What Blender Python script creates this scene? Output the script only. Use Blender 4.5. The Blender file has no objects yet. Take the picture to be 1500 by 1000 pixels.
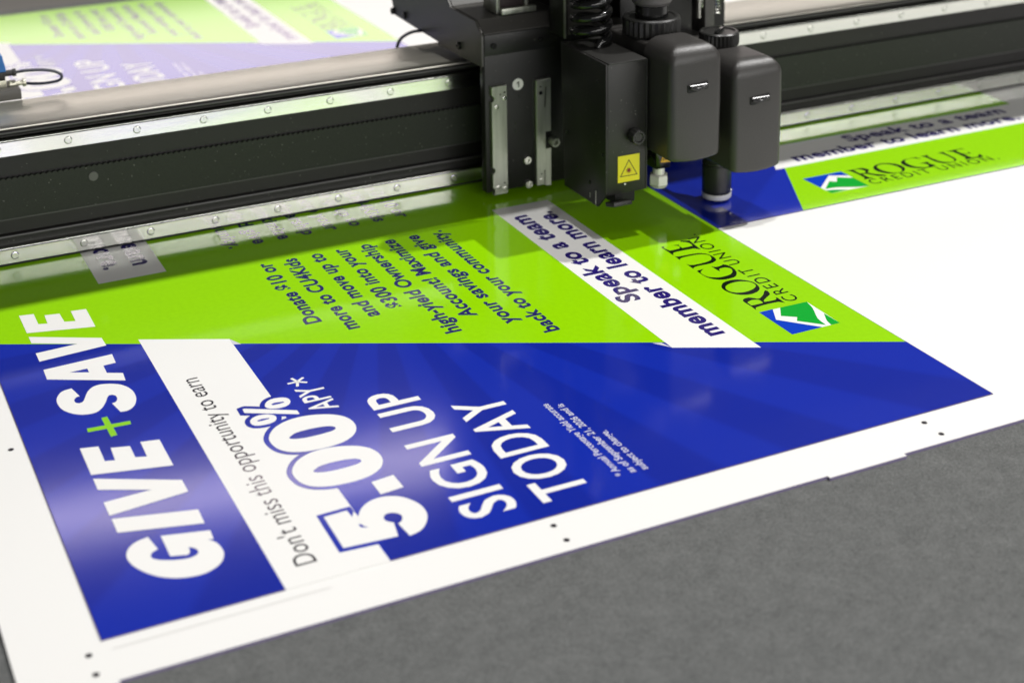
import bpy, bmesh, math, random
from mathutils import Vector, Matrix
C = bpy.context.scene.collection
scn = bpy.context.scene
PI = math.pi
random.seed(4)

# ------------------------------------------------------------------ camera
cam = bpy.data.cameras.new("camera")
cam_o = bpy.data.objects.new("camera", cam)
C.objects.link(cam_o)
cam_o.matrix_world = Matrix(((0.905267, 0.119711, -0.407628, -0.150317),
                        (-0.424473, 0.214819, -0.879588, -0.903410),
                        (-0.017730, 0.969289, 0.245283, 0.618849),
                        (0.000000, 0.000000, 0.000000, 1.000000)))
cam.lens = 57.0595
cam.shift_x = 0.02876
cam.shift_y = -0.31907
cam.sensor_width = 36.0
cam.sensor_fit = 'HORIZONTAL'
cam.clip_start = 0.05
cam.clip_end = 60.0
cam.dof.use_dof = True
cam.dof.focus_distance = 1.43
cam.dof.aperture_fstop = 5.6
scn.camera = cam_o

# ------------------------------------------------------------------ world and lamps
w = bpy.data.worlds.new("World")
scn.world = w
w.use_nodes = True
w.node_tree.nodes["Background"].inputs[0].default_value = (1.0, 0.985, 0.96, 1)
w.node_tree.nodes["Background"].inputs[1].default_value = 0.06

def lamp(name, loc, target, sx, sy, power, color=(1, 0.96, 0.9)):
    l = bpy.data.lights.new(name, 'AREA')
    l.shape = 'RECTANGLE'
    l.size, l.size_y = sx, sy
    l.energy = power
    l.color = color
    o = bpy.data.objects.new(name, l)
    C.objects.link(o)
    o.location = loc
    d = Vector(target) - Vector(loc)
    o.rotation_euler = d.to_track_quat('-Z', 'Y').to_euler()
    return o

# ceiling fittings: two above and to the right of the head, one nearer the camera, one row far behind, light from both ends of the hall, and an added front fill
lamp("ceiling_lamp", (3.50, 0.51, 4.4), (0.7, 0.45, 0), 0.12, 0.06, 226, (1, 0.985, 0.965))
lamp("ceiling_lamp", (1.00, 0.53, 4.7), (0.4, 0.45, 0), 0.12, 0.06, 98, (1, 0.985, 0.965))
lamp("ceiling_lamp", (1.63, -0.61, 2.14), (0.6, 0.5, 0.1), 0.30, 0.20, 4, (1, 0.985, 0.96))
lamp("tube_lamp", (1.10, 3.85, 2.22), (0.6, 0.3, 0), 1.5, 0.12, 2.5, (1.0, 0.91, 0.93))
lamp("far_hall_light", (1.5, 6.2, 1.60), (0.8, 0.9, 0.1), 9.0, 0.90, 62, (1.0, 0.89, 0.85))
lamp("front_hall_light", (2.8, -4.2, 1.90), (0.9, 0.6, 0.1), 6.0, 0.34, 82, (1, 0.985, 0.96))
lamp("front_fill_light", (0.6, -4.3, 0.95), (0.7, 0.5, 0.1), 5.0, 1.2, 85, (1, 0.985, 0.96))  # fill lamp added to brighten the upright front faces


vs = scn.view_settings
scn.display_settings.display_device = 'sRGB'
vs.view_transform = 'Standard'
vs.look = 'None'
vs.exposure = 0.0
vs.gamma = 1.0
vs.use_curve_mapping = False

# ------------------------------------------------------------------ materials
def mat(name, base, rough=0.5, metal=0.0, spec=0.5, ior=1.5, tint=None, coat=0.0, coat_rough=0.05):
    m = bpy.data.materials.new(name)
    m.use_nodes = True
    b = m.node_tree.nodes["Principled BSDF"]
    b.inputs['Base Color'].default_value = (*base, 1)
    b.inputs['Roughness'].default_value = rough
    b.inputs['Metallic'].default_value = metal
    b.inputs['Specular IOR Level'].default_value = spec
    b.inputs['IOR'].default_value = ior
    b.inputs['Coat Weight'].default_value = coat
    b.inputs['Coat Roughness'].default_value = coat_rough
    if tint:
        b.inputs['Specular Tint'].default_value = (*tint, 1)
    return m

def nd(m, t, **kw):
    n = m.node_tree.nodes.new(t)
    for k, v in kw.items():
        setattr(n, k, v)
    return n

def lk(m, a, b):
    m.node_tree.links.new(a, b)

def coords(m, scale=(1, 1, 1)):
    tc = nd(m, 'ShaderNodeTexCoord')
    mp = nd(m, 'ShaderNodeMapping')
    mp.inputs['Scale'].default_value = scale
    lk(m, tc.outputs['Object'], mp.inputs['Vector'])
    return mp.outputs['Vector']

def grain(m, scale, bump=0.3, dist=0.0002, stretch=(1, 1, 1), rough=None, col=None, detail=3.0):
    """fine relief, roughness variation and slight colour mottling from one noise"""
    b = m.node_tree.nodes["Principled BSDF"]
    v = coords(m, stretch)
    n = nd(m, 'ShaderNodeTexNoise')
    n.inputs['Scale'].default_value = scale
    n.inputs['Detail'].default_value = detail
    lk(m, v, n.inputs['Vector'])
    if bump:
        bp = nd(m, 'ShaderNodeBump')
        bp.inputs['Strength'].default_value = bump
        bp.inputs['Distance'].default_value = dist
        lk(m, n.outputs['Fac'], bp.inputs['Height'])
        lk(m, bp.outputs['Normal'], b.inputs['Normal'])
    if rough:
        mr = nd(m, 'ShaderNodeMapRange')
        mr.inputs['From Min'].default_value = 0.3
        mr.inputs['From Max'].default_value = 0.7
        mr.inputs['To Min'].default_value, mr.inputs['To Max'].default_value = rough
        lk(m, n.outputs['Fac'], mr.inputs['Value'])
        lk(m, mr.outputs['Result'], b.inputs['Roughness'])
    if col:
        cr = nd(m, 'ShaderNodeValToRGB')
        cr.color_ramp.elements[0].position = 0.3
        cr.color_ramp.elements[1].position = 0.7
        cr.color_ramp.elements[0].color = (*col[0], 1)
        cr.color_ramp.elements[1].color = (*col[1], 1)
        lk(m, n.outputs['Fac'], cr.inputs['Fac'])
        lk(m, cr.outputs['Color'], b.inputs['Base Color'])
    return m

M = {}
# printing inks: glossy cured ink film on a satin white board
INK = dict(rough=0.10, ior=1.66, tint=(1.0, 0.88, 0.94))
M['white'] = grain(mat('board_white', (0.80, 0.795, 0.775), 0.33, ior=1.45), 900, bump=0.04, dist=0.00005, rough=(0.28, 0.38))
M['paper'] = M['white']
M['wink'] = mat('white_ink', (0.80, 0.795, 0.775), 0.3, ior=1.45)
M['green'] = grain(mat('green_ink', (0.285, 0.640, 0.002), **dict(INK, ior=1.58)), 200, bump=0.025, dist=0.00004, rough=(0.075, 0.12), col=((0.276, 0.622, 0.002), (0.294, 0.656, 0.002)), detail=8)
INK2 = dict(INK, ior=2.0)
M['navy'] = mat('navy_ink', (0.022, 0.022, 0.13), **INK2)
M['bandnavy'] = mat('violet_navy_ink', (0.022, 0.012, 0.17), **INK2)
M['grey_ink'] = mat('charcoal_ink', (0.03, 0.028, 0.035), **INK)
M['black_ink'] = mat('black_ink', (0.006, 0.012, 0.006), **INK)
M['lime'] = mat('lime_ink', (0.25, 0.60, 0.02), **INK)
M['logo_green'] = mat('logo_green_ink', (0.004, 0.37, 0.03), **INK)
M['logo_blue'] = mat('logo_blue_ink', (0.001, 0.045, 0.50), **INK)
M['pale'] = mat('pale_ink', (0.62, 0.62, 0.70), **INK)
M['edge'] = mat('cut_edge', (0.20, 0.17, 0.30), 0.6)
M['darkedge'] = mat('ink_cut_edge', (0.05, 0.03, 0.15), 0.5)

def blue_rays():
    m = mat('blue_ink', (0.012, 0.018, 0.36), **dict(INK, ior=1.72))
    b = m.node_tree.nodes["Principled BSDF"]
    tc = nd(m, 'ShaderNodeTexCoord')
    sp = nd(m, 'ShaderNodeSeparateXYZ')
    lk(m, tc.outputs['Object'], sp.inputs[0])
    sx = nd(m, 'ShaderNodeMath', operation='SUBTRACT'); sx.inputs[1].default_value = 0.43
    sy = nd(m, 'ShaderNodeMath', operation='SUBTRACT'); sy.inputs[1].default_value = 0.36
    lk(m, sp.outputs[0], sx.inputs[0]); lk(m, sp.outputs[1], sy.inputs[0])
    at = nd(m, 'ShaderNodeMath', operation='ARCTAN2')
    lk(m, sy.outputs[0], at.inputs[0]); lk(m, sx.outputs[0], at.inputs[1])
    mu = nd(m, 'ShaderNodeMath', operation='MULTIPLY'); mu.inputs[1].default_value = 26.0
    lk(m, at.outputs[0], mu.inputs[0])
    si = nd(m, 'ShaderNodeMath', operation='SINE')
    lk(m, mu.outputs[0], si.inputs[0])
    cr = nd(m, 'ShaderNodeValToRGB')
    cr.color_ramp.elements[0].position = 0.40
    cr.color_ramp.elements[1].position = 0.60
    cr.color_ramp.elements[0].color = (0.0060, 0.019, 0.300, 1)
    cr.color_ramp.elements[1].color = (0.0070, 0.024, 0.360, 1)
    mr = nd(m, 'ShaderNodeMapRange')
    mr.inputs['From Min'].default_value = -1
    lk(m, si.outputs[0], mr.inputs['Value'])
    lk(m, mr.outputs['Result'], cr.inputs['Fac'])
    lk(m, cr.outputs['Color'], b.inputs['Base Color'])
    n = nd(m, 'ShaderNodeTexNoise'); n.inputs['Scale'].default_value = 7.0; n.inputs['Detail'].default_value = 2
    lk(m, tc.outputs['Object'], n.inputs['Vector'])
    g_ = nd(m, 'ShaderNodeTexNoise'); g_.inputs['Scale'].default_value = 420.0; g_.inputs['Detail'].default_value = 4
    lk(m, tc.outputs['Object'], g_.inputs['Vector'])
    b1 = nd(m, 'ShaderNodeBump'); b1.inputs['Strength'].default_value = 0.25; b1.inputs['Distance'].default_value = 0.0006
    b2 = nd(m, 'ShaderNodeBump'); b2.inputs['Strength'].default_value = 0.03; b2.inputs['Distance'].default_value = 0.00004
    lk(m, n.outputs['Fac'], b1.inputs['Height']); lk(m, g_.outputs['Fac'], b2.inputs['Height'])
    lk(m, b1.outputs['Normal'], b2.inputs['Normal']); lk(m, b2.outputs['Normal'], b.inputs['Normal'])
    return m
M['blue'] = blue_rays()

def felt():
    m = mat('felt', (0.15, 0.15, 0.14), 0.95, spec=0.2)
    b = m.node_tree.nodes["Principled BSDF"]
    b.inputs['Sheen Weight'].default_value = 0.2
    b.inputs['Sheen Roughness'].default_value = 0.45
    b.inputs['Sheen Tint'].default_value = (1.0, 0.93, 0.8, 1)
    v = coords(m)
    n1 = nd(m, 'ShaderNodeTexNoise'); n1.inputs['Scale'].default_value = 60; n1.inputs['Detail'].default_value = 6; n1.inputs['Roughness'].default_value = 0.7
    v2 = coords(m, (150, 1100, 1))
    n2 = nd(m, 'ShaderNodeTexNoise'); n2.inputs['Scale'].default_value = 1.0; n2.inputs['Detail'].default_value = 4
    n3 = nd(m, 'ShaderNodeTexNoise'); n3.inputs['Scale'].default_value = 700; n3.inputs['Detail'].default_value = 2
    lk(m, v, n1.inputs['Vector']); lk(m, v2, n2.inputs['Vector']); lk(m, v, n3.inputs['Vector'])
    a = nd(m, 'ShaderNodeMath', operation='ADD'); lk(m, n1.outputs['Fac'], a.inputs[0]); lk(m, n2.outputs['Fac'], a.inputs[1])
    a2 = nd(m, 'ShaderNodeMath', operation='ADD'); lk(m, a.outputs[0], a2.inputs[0]); k3 = nd(m, 'ShaderNodeMath', operation='MULTIPLY_ADD'); k3.inputs[1].default_value = 1.8; k3.inputs[2].default_value = -0.4; lk(m, n3.outputs['Fac'], k3.inputs[0]); lk(m, k3.outputs[0], a2.inputs[1])
    mr = nd(m, 'ShaderNodeMapRange'); mr.inputs['From Min'].default_value = 0.95; mr.inputs['From Max'].default_value = 2.05
    lk(m, a2.outputs[0], mr.inputs['Value'])
    cr = nd(m, 'ShaderNodeValToRGB')
    cr.color_ramp.elements[0].color = (0.054, 0.058, 0.059, 1)
    cr.color_ramp.elements[1].color = (0.158, 0.163, 0.162, 1)
    lk(m, mr.outputs['Result'], cr.inputs['Fac']); lk(m, cr.outputs['Color'], b.inputs['Base Color'])
    bp = nd(m, 'ShaderNodeBump'); bp.inputs['Strength'].default_value = 0.6; bp.inputs['Distance'].default_value = 0.0006
    lk(m, a2.outputs[0], bp.inputs['Height']); lk(m, bp.outputs['Normal'], b.inputs['Normal'])
    return m
M['felt'] = felt()

M['coat'] = grain(mat('black_powder_coat', (0.0105, 0.0100, 0.0095), 0.42, spec=0.4), 1500, bump=0.35, dist=0.00012, rough=(0.34, 0.5))
M['panelcoat'] = grain(mat('charcoal_powder_coat', (0.060, 0.057, 0.052), 0.45), 1700, bump=0.4, dist=0.00012, rough=(0.36, 0.52))
M['boxcoat'] = grain(mat('dark_powder_coat', (0.020, 0.0195, 0.018), 0.42, spec=0.4), 1600, bump=0.4, dist=0.00012, rough=(0.34, 0.5))
M['plastic'] = grain(mat('textured_black_plastic', (0.034, 0.032, 0.030), 0.4), 900, bump=0.8, dist=0.0003, rough=(0.33, 0.45))
M['gloss'] = mat('gloss_black', (0.008, 0.008, 0.008), 0.12)
M['latch'] = mat('latch_black', (0.010, 0.010, 0.010), 0.26, spec=0.4)
M['rubber'] = mat('black_rubber', (0.016, 0.016, 0.017), 0.55)
M['knob'] = mat('black_knob', (0.014, 0.014, 0.013), 0.35)
M['void'] = mat('dark_recess', (0.006, 0.006, 0.006), 0.8)
M['beam'] = grain(mat('anodised_black', (0.0085, 0.0078, 0.0075), 0.42, spec=0.35), 700, bump=0.15, dist=0.0001, rough=(0.36, 0.5))
M['groove'] = mat('anodised_grey', (0.045, 0.043, 0.044), 0.35)
M['belt'] = grain(mat('belt_rubber', (0.030, 0.033, 0.028), 0.55, spec=0.3), 900, bump=0.2, dist=0.0001, col=((0.016, 0.019, 0.0145), (0.024, 0.027, 0.0215)))
M['brushed'] = grain(mat('brushed_aluminium', (0.45, 0.43, 0.39), 0.33, metal=1.0), 1.0, bump=0.25, dist=0.00012,
                     stretch=(6, 900, 900), rough=(0.32, 0.46), col=((0.70, 0.685, 0.60), (0.80, 0.785, 0.70)), detail=4)
M['rail'] = grain(mat('ground_steel', (0.74, 0.75, 0.70), 0.3, metal=1.0), 1.0, bump=0.0, dist=0.00006,
                  stretch=(5, 220, 220), rough=(0.14, 0.20), col=((0.56, 0.57, 0.525), (0.61, 0.62, 0.575)), detail=4)
M['plug'] = mat('plug_steel', (0.56, 0.57, 0.525), 0.2, metal=1.0)
M['alu'] = grain(mat('milled_aluminium', (0.55, 0.56, 0.50), 0.4, metal=0.85), 1.0, bump=0.2, dist=0.00008,
                 stretch=(420, 420, 14), rough=(0.32, 0.48), col=((0.36, 0.375, 0.32), (0.50, 0.515, 0.45)), detail=4)
M['screw'] = mat('screw_steel', (0.62, 0.62, 0.57), 0.28, metal=1.0)
M['bscrew'] = mat('black_screw', (0.02, 0.02, 0.02), 0.25, metal=0.4)
M['ivory'] = mat('nickel_nut', (0.76, 0.76, 0.68), 0.35, metal=0.25)
M['label_white'] = mat('label_white', (0.88, 0.87, 0.85), 0.5)
M['yellow'] = mat('label_yellow', (0.74, 0.66, 0.01), 0.45)
M['amber'] = mat('label_amber', (0.72, 0.40, 0.01), 0.45)
M['label_black'] = mat('label_black', (0.012, 0.010, 0.008), 0.5)
M['label_red'] = mat('label_dark_red', (0.20, 0.012, 0.008), 0.5)
M['bluecap'] = mat('blue_plastic', (0.012, 0.14, 0.42), 0.35)
M['cable'] = mat('navy_cable', (0.010, 0.012, 0.030), 0.4)
M['brass'] = mat('pale_brass', (0.50, 0.49, 0.40), 0.3, metal=0.8)
M['concrete'] = mat('floor_grey', (0.30, 0.29, 0.27), 0.7)

def dust(m, amount=0.75, scale=420, color=(0.16, 0.155, 0.14)):
    """sparse pale specks of cutting dust over a dark coat"""
    nt = m.node_tree
    b = nt.nodes["Principled BSDF"]
    v = coords(m)
    n = nd(m, 'ShaderNodeTexNoise'); n.inputs['Scale'].default_value = scale; n.inputs['Detail'].default_value = 1
    lk(m, v, n.inputs['Vector'])
    r = nd(m, 'ShaderNodeMapRange'); r.inputs['From Min'].default_value = amount; r.inputs['From Max'].default_value = amount + 0.03
    lk(m, n.outputs['Fac'], r.inputs['Value'])
    x = nd(m, 'ShaderNodeMix', data_type='RGBA')
    src = b.inputs['Base Color']
    if src.links: lk(m, src.links[0].from_socket, x.inputs['A'])
    else: x.inputs['A'].default_value = src.default_value
    x.inputs['B'].default_value = (*color, 1)
    lk(m, r.outputs['Result'], x.inputs['Factor'])
    lk(m, x.outputs['Result'], b.inputs['Base Color'])
for k in ('coat', 'boxcoat', 'panelcoat', 'beam', 'belt'): dust(M[k])

# ------------------------------------------------------------------ mesh helpers
def tag(o, label, cat, group=None, kind=None):
    o['label'] = label
    if cat: o['category'] = cat
    if group: o['group'] = group
    if kind: o['kind'] = kind
    return o

def thing(name, loc, label, cat, group=None):
    o = bpy.data.objects.new(name, None)
    o.empty_display_size = 0.02
    C.objects.link(o)
    o.location = loc
    return tag(o, label, cat, group)

class MB:
    def __init__(self):
        self.bm = bmesh.new()
    def _merge(self, t, bevel=0.0, seg=2, mtx=None):
        if bevel > 0:
            bmesh.ops.bevel(t, geom=list(t.edges), offset=bevel, segments=seg, profile=0.5, affect='EDGES', clamp_overlap=True)
        if mtx is not None:
            bmesh.ops.transform(t, matrix=mtx, verts=t.verts)
        me = bpy.data.meshes.new('tmp')
        t.to_mesh(me); t.free()
        self.bm.from_mesh(me)
        bpy.data.meshes.remove(me)
        return self
    def box(self, x0, x1, y0, y1, z0, z1, bevel=0.0, seg=2, mtx=None):
        t = bmesh.new()
        bmesh.ops.create_cube(t, size=1.0)
        for v in t.verts:
            v.co = Vector(((x0 + x1) / 2 + v.co.x * (x1 - x0), (y0 + y1) / 2 + v.co.y * (y1 - y0), (z0 + z1) / 2 + v.co.z * (z1 - z0)))
        return self._merge(t, bevel, seg, mtx)
    def prism(self, pts, a, b, axis='x', bevel=0.0, seg=2):
        """extrude a 2-D outline along an axis: x -> (y,z), y -> (x,z), z -> (x,y)"""
        t = bmesh.new()
        f = {'x': lambda p, d: (d, p[0], p[1]), 'y': lambda p, d: (p[0], d, p[1]), 'z': lambda p, d: (p[0], p[1], d)}[axis]
        lo = [t.verts.new(f(p, a)) for p in pts]
        hi = [t.verts.new(f(p, b)) for p in pts]
        t.faces.new(lo); t.faces.new(hi)
        n = len(pts)
        for i in range(n):
            t.faces.new((lo[i], lo[(i + 1) % n], hi[(i + 1) % n], hi[i]))
        bmesh.ops.recalc_face_normals(t, faces=t.faces)
        return self._merge(t, bevel, seg)
    def lathe(self, prof, c, axis='z', n=28, flute=None):
        """prof: list of (radius, height); closed at the ends"""
        t = bmesh.new()
        rings = []
        for r, h in prof:
            ring = []
            for k in range(n):
                rr = r
                if flute and flute[1] <= h <= flute[2] and k % 2:
                    rr = r - flute[0]
                a = 2 * PI * k / n
                ring.append(t.verts.new((rr * math.cos(a), rr * math.sin(a), h)))
            rings.append(ring)
        for i in range(len(rings) - 1):
            for k in range(n):
                t.faces.new((rings[i][k], rings[i][(k + 1) % n], rings[i + 1][(k + 1) % n], rings[i + 1][k]))
        t.faces.new(list(reversed(rings[0]))); t.faces.new(rings[-1])
        if axis == 'y':
            mt = Matrix.Rotation(PI / 2, 4, 'X')       # +z -> -y
        elif axis == 'x':
            mt = Matrix.Rotation(PI / 2, 4, 'Y')
        else:
            mt = Matrix.Identity(4)
        bmesh.ops.recalc_face_normals(t, faces=t.faces)
        return self._merge(t, 0, 2, Matrix.Translation(c) @ mt)
    def tube(self, pts, r, n=10, closed_ends=True):
        t = bmesh.new()
        pts = [Vector(p) for p in pts]
        rings = []
        up = Vector((0, 0, 1))
        prev = None
        for i, p in enumerate(pts):
            d = (pts[min(i + 1, len(pts) - 1)] - pts[max(i - 1, 0)]).normalized()
            if prev is None:
                a = d.cross(up)
                if a.length < 1e-4: a = d.cross(Vector((1, 0, 0)))
            else:
                a = prev - d * prev.dot(d)
            a.normalize(); prev = a
            b = d.cross(a)
            rings.append([t.verts.new(p + r * (math.cos(2 * PI * k / n) * a + math.sin(2 * PI * k / n) * b)) for k in range(n)])
        for i in range(len(rings) - 1):
            for k in range(n):
                t.faces.new((rings[i][k], rings[i][(k + 1) % n], rings[i + 1][(k + 1) % n], rings[i + 1][k]))
        t.faces.new(list(reversed(rings[0]))); t.faces.new(rings[-1])
        bmesh.ops.recalc_face_normals(t, faces=t.faces)
        return self._merge(t)
    def build(self, name, material, parent=None, angle=32, local=False):
        bm = self.bm
        off = Vector((0, 0, 0)) if (parent is None or local) else world_loc(parent)
        for v in bm.verts: v.co -= off
        bmesh.ops.recalc_face_normals(bm, faces=bm.faces)
        ca = math.radians(angle)
        for f in bm.faces: f.smooth = True
        for e in bm.edges:
            if len(e.link_faces) != 2 or e.calc_face_angle(0) > ca: e.smooth = False
        me = bpy.data.meshes.new(name)
        bm.to_mesh(me); bm.free()
        me.materials.append(material)
        o = bpy.data.objects.new(name, me)
        C.objects.link(o)
        if parent: o.parent = parent
        return o

def world_loc(o):
    v = Vector(o.location)
    while o.parent:
        o = o.parent; v += Vector(o.location)
    return v

def dup(o, parent, dloc=(0, 0, 0)):
    c = o.copy(); C.objects.link(c); c.parent = parent
    c.location = Vector(o.location) + Vector(dloc)
    return c

def smooth_loop(pts, corner=50, n=3):
    """rounds a traced outline: spline between points that turn gently, straight at corners"""
    P = [Vector((p[0], p[1])) for p in pts]
    N = len(P)
    sm = []
    for i in range(N):
        a = P[i] - P[i - 1]; b = P[(i + 1) % N] - P[i]
        sm.append(a.length > 0 and b.length > 0 and math.degrees(a.angle(b)) < corner)
    out = []
    for i in range(N):
        p0, p1, p2, p3 = P[i - 1], P[i], P[(i + 1) % N], P[(i + 2) % N]
        j = (i + 1) % N
        out.append(p1)
        if sm[i] or sm[j]:
            if (p2 - p1).length > 2.6 * min((p1 - p0).length, (p3 - p2).length) and not (sm[i] and sm[j]):
                continue
            t1 = (p2 - p0) * 0.5 if sm[i] else (p2 - p1)
            t2 = (p3 - p1) * 0.5 if sm[j] else (p2 - p1)
            L = (p2 - p1).length
            if t1.length > L: t1 *= L / t1.length
            if t2.length > L: t2 *= L / t2.length
            for k in range(1, n):
                t = k / n
                h1 = 2 * t**3 - 3 * t**2 + 1; h2 = -2 * t**3 + 3 * t**2; h3 = t**3 - 2 * t**2 + t; h4 = t**3 - t**2
                out.append(h1 * p1 + h2 * p2 + h3 * t1 + h4 * t2)
    return [(p.x, p.y) for p in out]

def flat_mesh(loops, offset=0.0):
    """fill closed outlines (holes included) through a 2-D curve; returns verts, faces"""
    cu = bpy.data.curves.new('tmp', 'CURVE')
    cu.dimensions = '2D'; cu.fill_mode = 'BOTH'; cu.offset = offset
    for lp in loops:
        s = cu.splines.new('POLY')
        s.points.add(len(lp) - 1)
        for p, q in zip(s.points, lp): p.co = (q[0], q[1], 0, 1)
        s.use_cyclic_u = True
    return eval_flat(cu)

def eval_flat(cu):
    o = bpy.data.objects.new('tmp', cu)
    C.objects.link(o)
    dg = bpy.context.evaluated_depsgraph_get()
    me = o.evaluated_get(dg).to_mesh()
    vs_ = [(v.co.x, v.co.y) for v in me.vertices]
    fs = [tuple(p.vertices) for p in me.polygons]
    o.evaluated_get(dg).to_mesh_clear()
    bpy.data.objects.remove(o); bpy.data.curves.remove(cu)
    return vs_, fs

def text_mesh(body, u0, u1, vb, cap, bold=0.0, space=1.0, cap_ref=0.682):
    cu = bpy.data.curves.new('tmp', 'FONT')
    cu.body = body; cu.size = 1.0; cu.offset = bold; cu.space_character = space
    cu.resolution_u = 4; cu.fill_mode = 'FRONT'
    vs_, fs = eval_flat(cu)
    x0 = min(v[0] for v in vs_); x1 = max(v[0] for v in vs_)
    sx = (u1 - u0) / (x1 - x0)
    sy = cap / (cap_ref + 2 * bold)
    return [(u0 + (v[0] - x0) * sx, vb + (v[1] + bold) * sy) for v in vs_], fs

def sheet(name, parts, z, material, parent):
    """flat printed layer as one mesh lying at height z in its parent's own space"""
    V, F = [], []
    for v, f in parts:
        n = len(V)
        V += [(a, b, z) for a, b in v]
        F += [tuple(i + n for i in q) for q in f]
    me = bpy.data.meshes.new(name)
    me.from_pydata(V, [], F)
    me.update()
    # face up
    if len(me.polygons):
        if sum(p.normal.z * p.area for p in me.polygons) < 0:
            me.flip_normals()
    me.materials.append(material)
    o = bpy.data.objects.new(name, me)
    C.objects.link(o)
    if parent: o.parent = parent
    return o

def poly(pts):
    return [(p[0], p[1]) for p in pts], [tuple(range(len(pts)))]

def mm(lst): return [(a / 1e4, b / 1e4) for a, b in lst]

def components(v, f):
    """splits a flat mesh into its separate pieces"""
    par = list(range(len(v)))
    def find(a):
        while par[a] != a:
            par[a] = par[par[a]]; a = par[a]
        return a
    key = {}
    for i, p in enumerate(v):
        k = (round(p[0], 7), round(p[1], 7))
        if k in key: par[find(i)] = find(key[k])
        else: key[k] = i
    for q in f:
        for a in q[1:]: par[find(a)] = find(q[0])
    out = {}
    for q in f: out.setdefault(find(q[0]), []).append(q)
    res = []
    for qs in out.values():
        idx = sorted({a for q in qs for a in q}); mp = {a: i for i, a in enumerate(idx)}
        res.append(([v[a] for a in idx], [tuple(mp[a] for a in q) for q in qs]))
    return res

def letters(name, part, z, material, parent):
    for c_ in components(*part): sheet(name, [c_], z, material, parent)

# outlines of the printed lettering, in tenths of a millimetre on the sheet
HEAD={'E2':[(5123,6747),(5097,6620),(4858,6621),(4833,6545),(5025,6537),(4998,6407),(4801,6401),(4771,6308),(5006,6304),(4987,6169),(4570,6172),(4715,6747)],
'V2':[(4629,6747),(4314,6174),(4144,6169),(4092,6750),(4269,6750),(4290,6388),(4488,6748)],
'A':[(3919,6749),(3951,6163),(3773,6171),(3765,6278),(3620,6281),(3555,6160),(3409,6172),(3726,6755)],
'Ah':[(3770,6561),(3774,6412),(3696,6412)],
'S':[(3472,6604),(3303,6571),(3297,6599),(3258,6625),(3209,6624),(3183,6602),(3191,6572),(3228,6550),(3288,6526),(3359,6493),(3416,6444),(3434,6384),(3415,6314),(3367,6238),(3291,6187),(3189,6161),(3074,6164),(2974,6192),(2910,6233),(2880,6283),(2886,6333),(3061,6362),(3073,6329),(3118,6307),(3176,6306),(3208,6329),(3208,6357),(3169,6378),(3098,6406),(3021,6450),(2974,6496),(2961,6552),(2982,6625),(3040,6690),(3126,6739),(3221,6758),(3313,6755),(3392,6729),(3455,6681)],
'E1':[(2448,6746),(2413,6612),(2171,6616),(2149,6543),(2350,6532),(2310,6394),(2124,6396),(2095,6314),(2337,6307),(2307,6166),(1876,6169),(2016,6751)],
'V1':[(1956,6750),(1641,6166),(1463,6168),(1398,6752),(1592,6752),(1608,6400),(1784,6752)],
'I':[(1349,6749),(1195,6168),(1001,6176),(1156,6751)],
'G':[(1008,6575),(829,6549),(805,6594),(771,6613),(732,6607),(695,6570),(653,6489),(629,6402),(634,6349),(661,6315),(699,6311),(734,6327),(758,6355),(695,6364),(670,6384),(706,6496),(981,6492),(896,6166),(778,6175),(792,6211),(730,6171),(652,6156),(574,6161),(492,6198),(436,6261),(404,6351),(412,6451),(451,6551),(518,6635),(610,6703),(711,6749),(808,6765),(881,6752),(943,6715),(986,6658)]}
PLUS=[[(2735,6632),(2706,6299),(2649,6305),(2671,6637)],[(2855,6494),(2858,6447),(2527,6441),(2519,6492)]]
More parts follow.
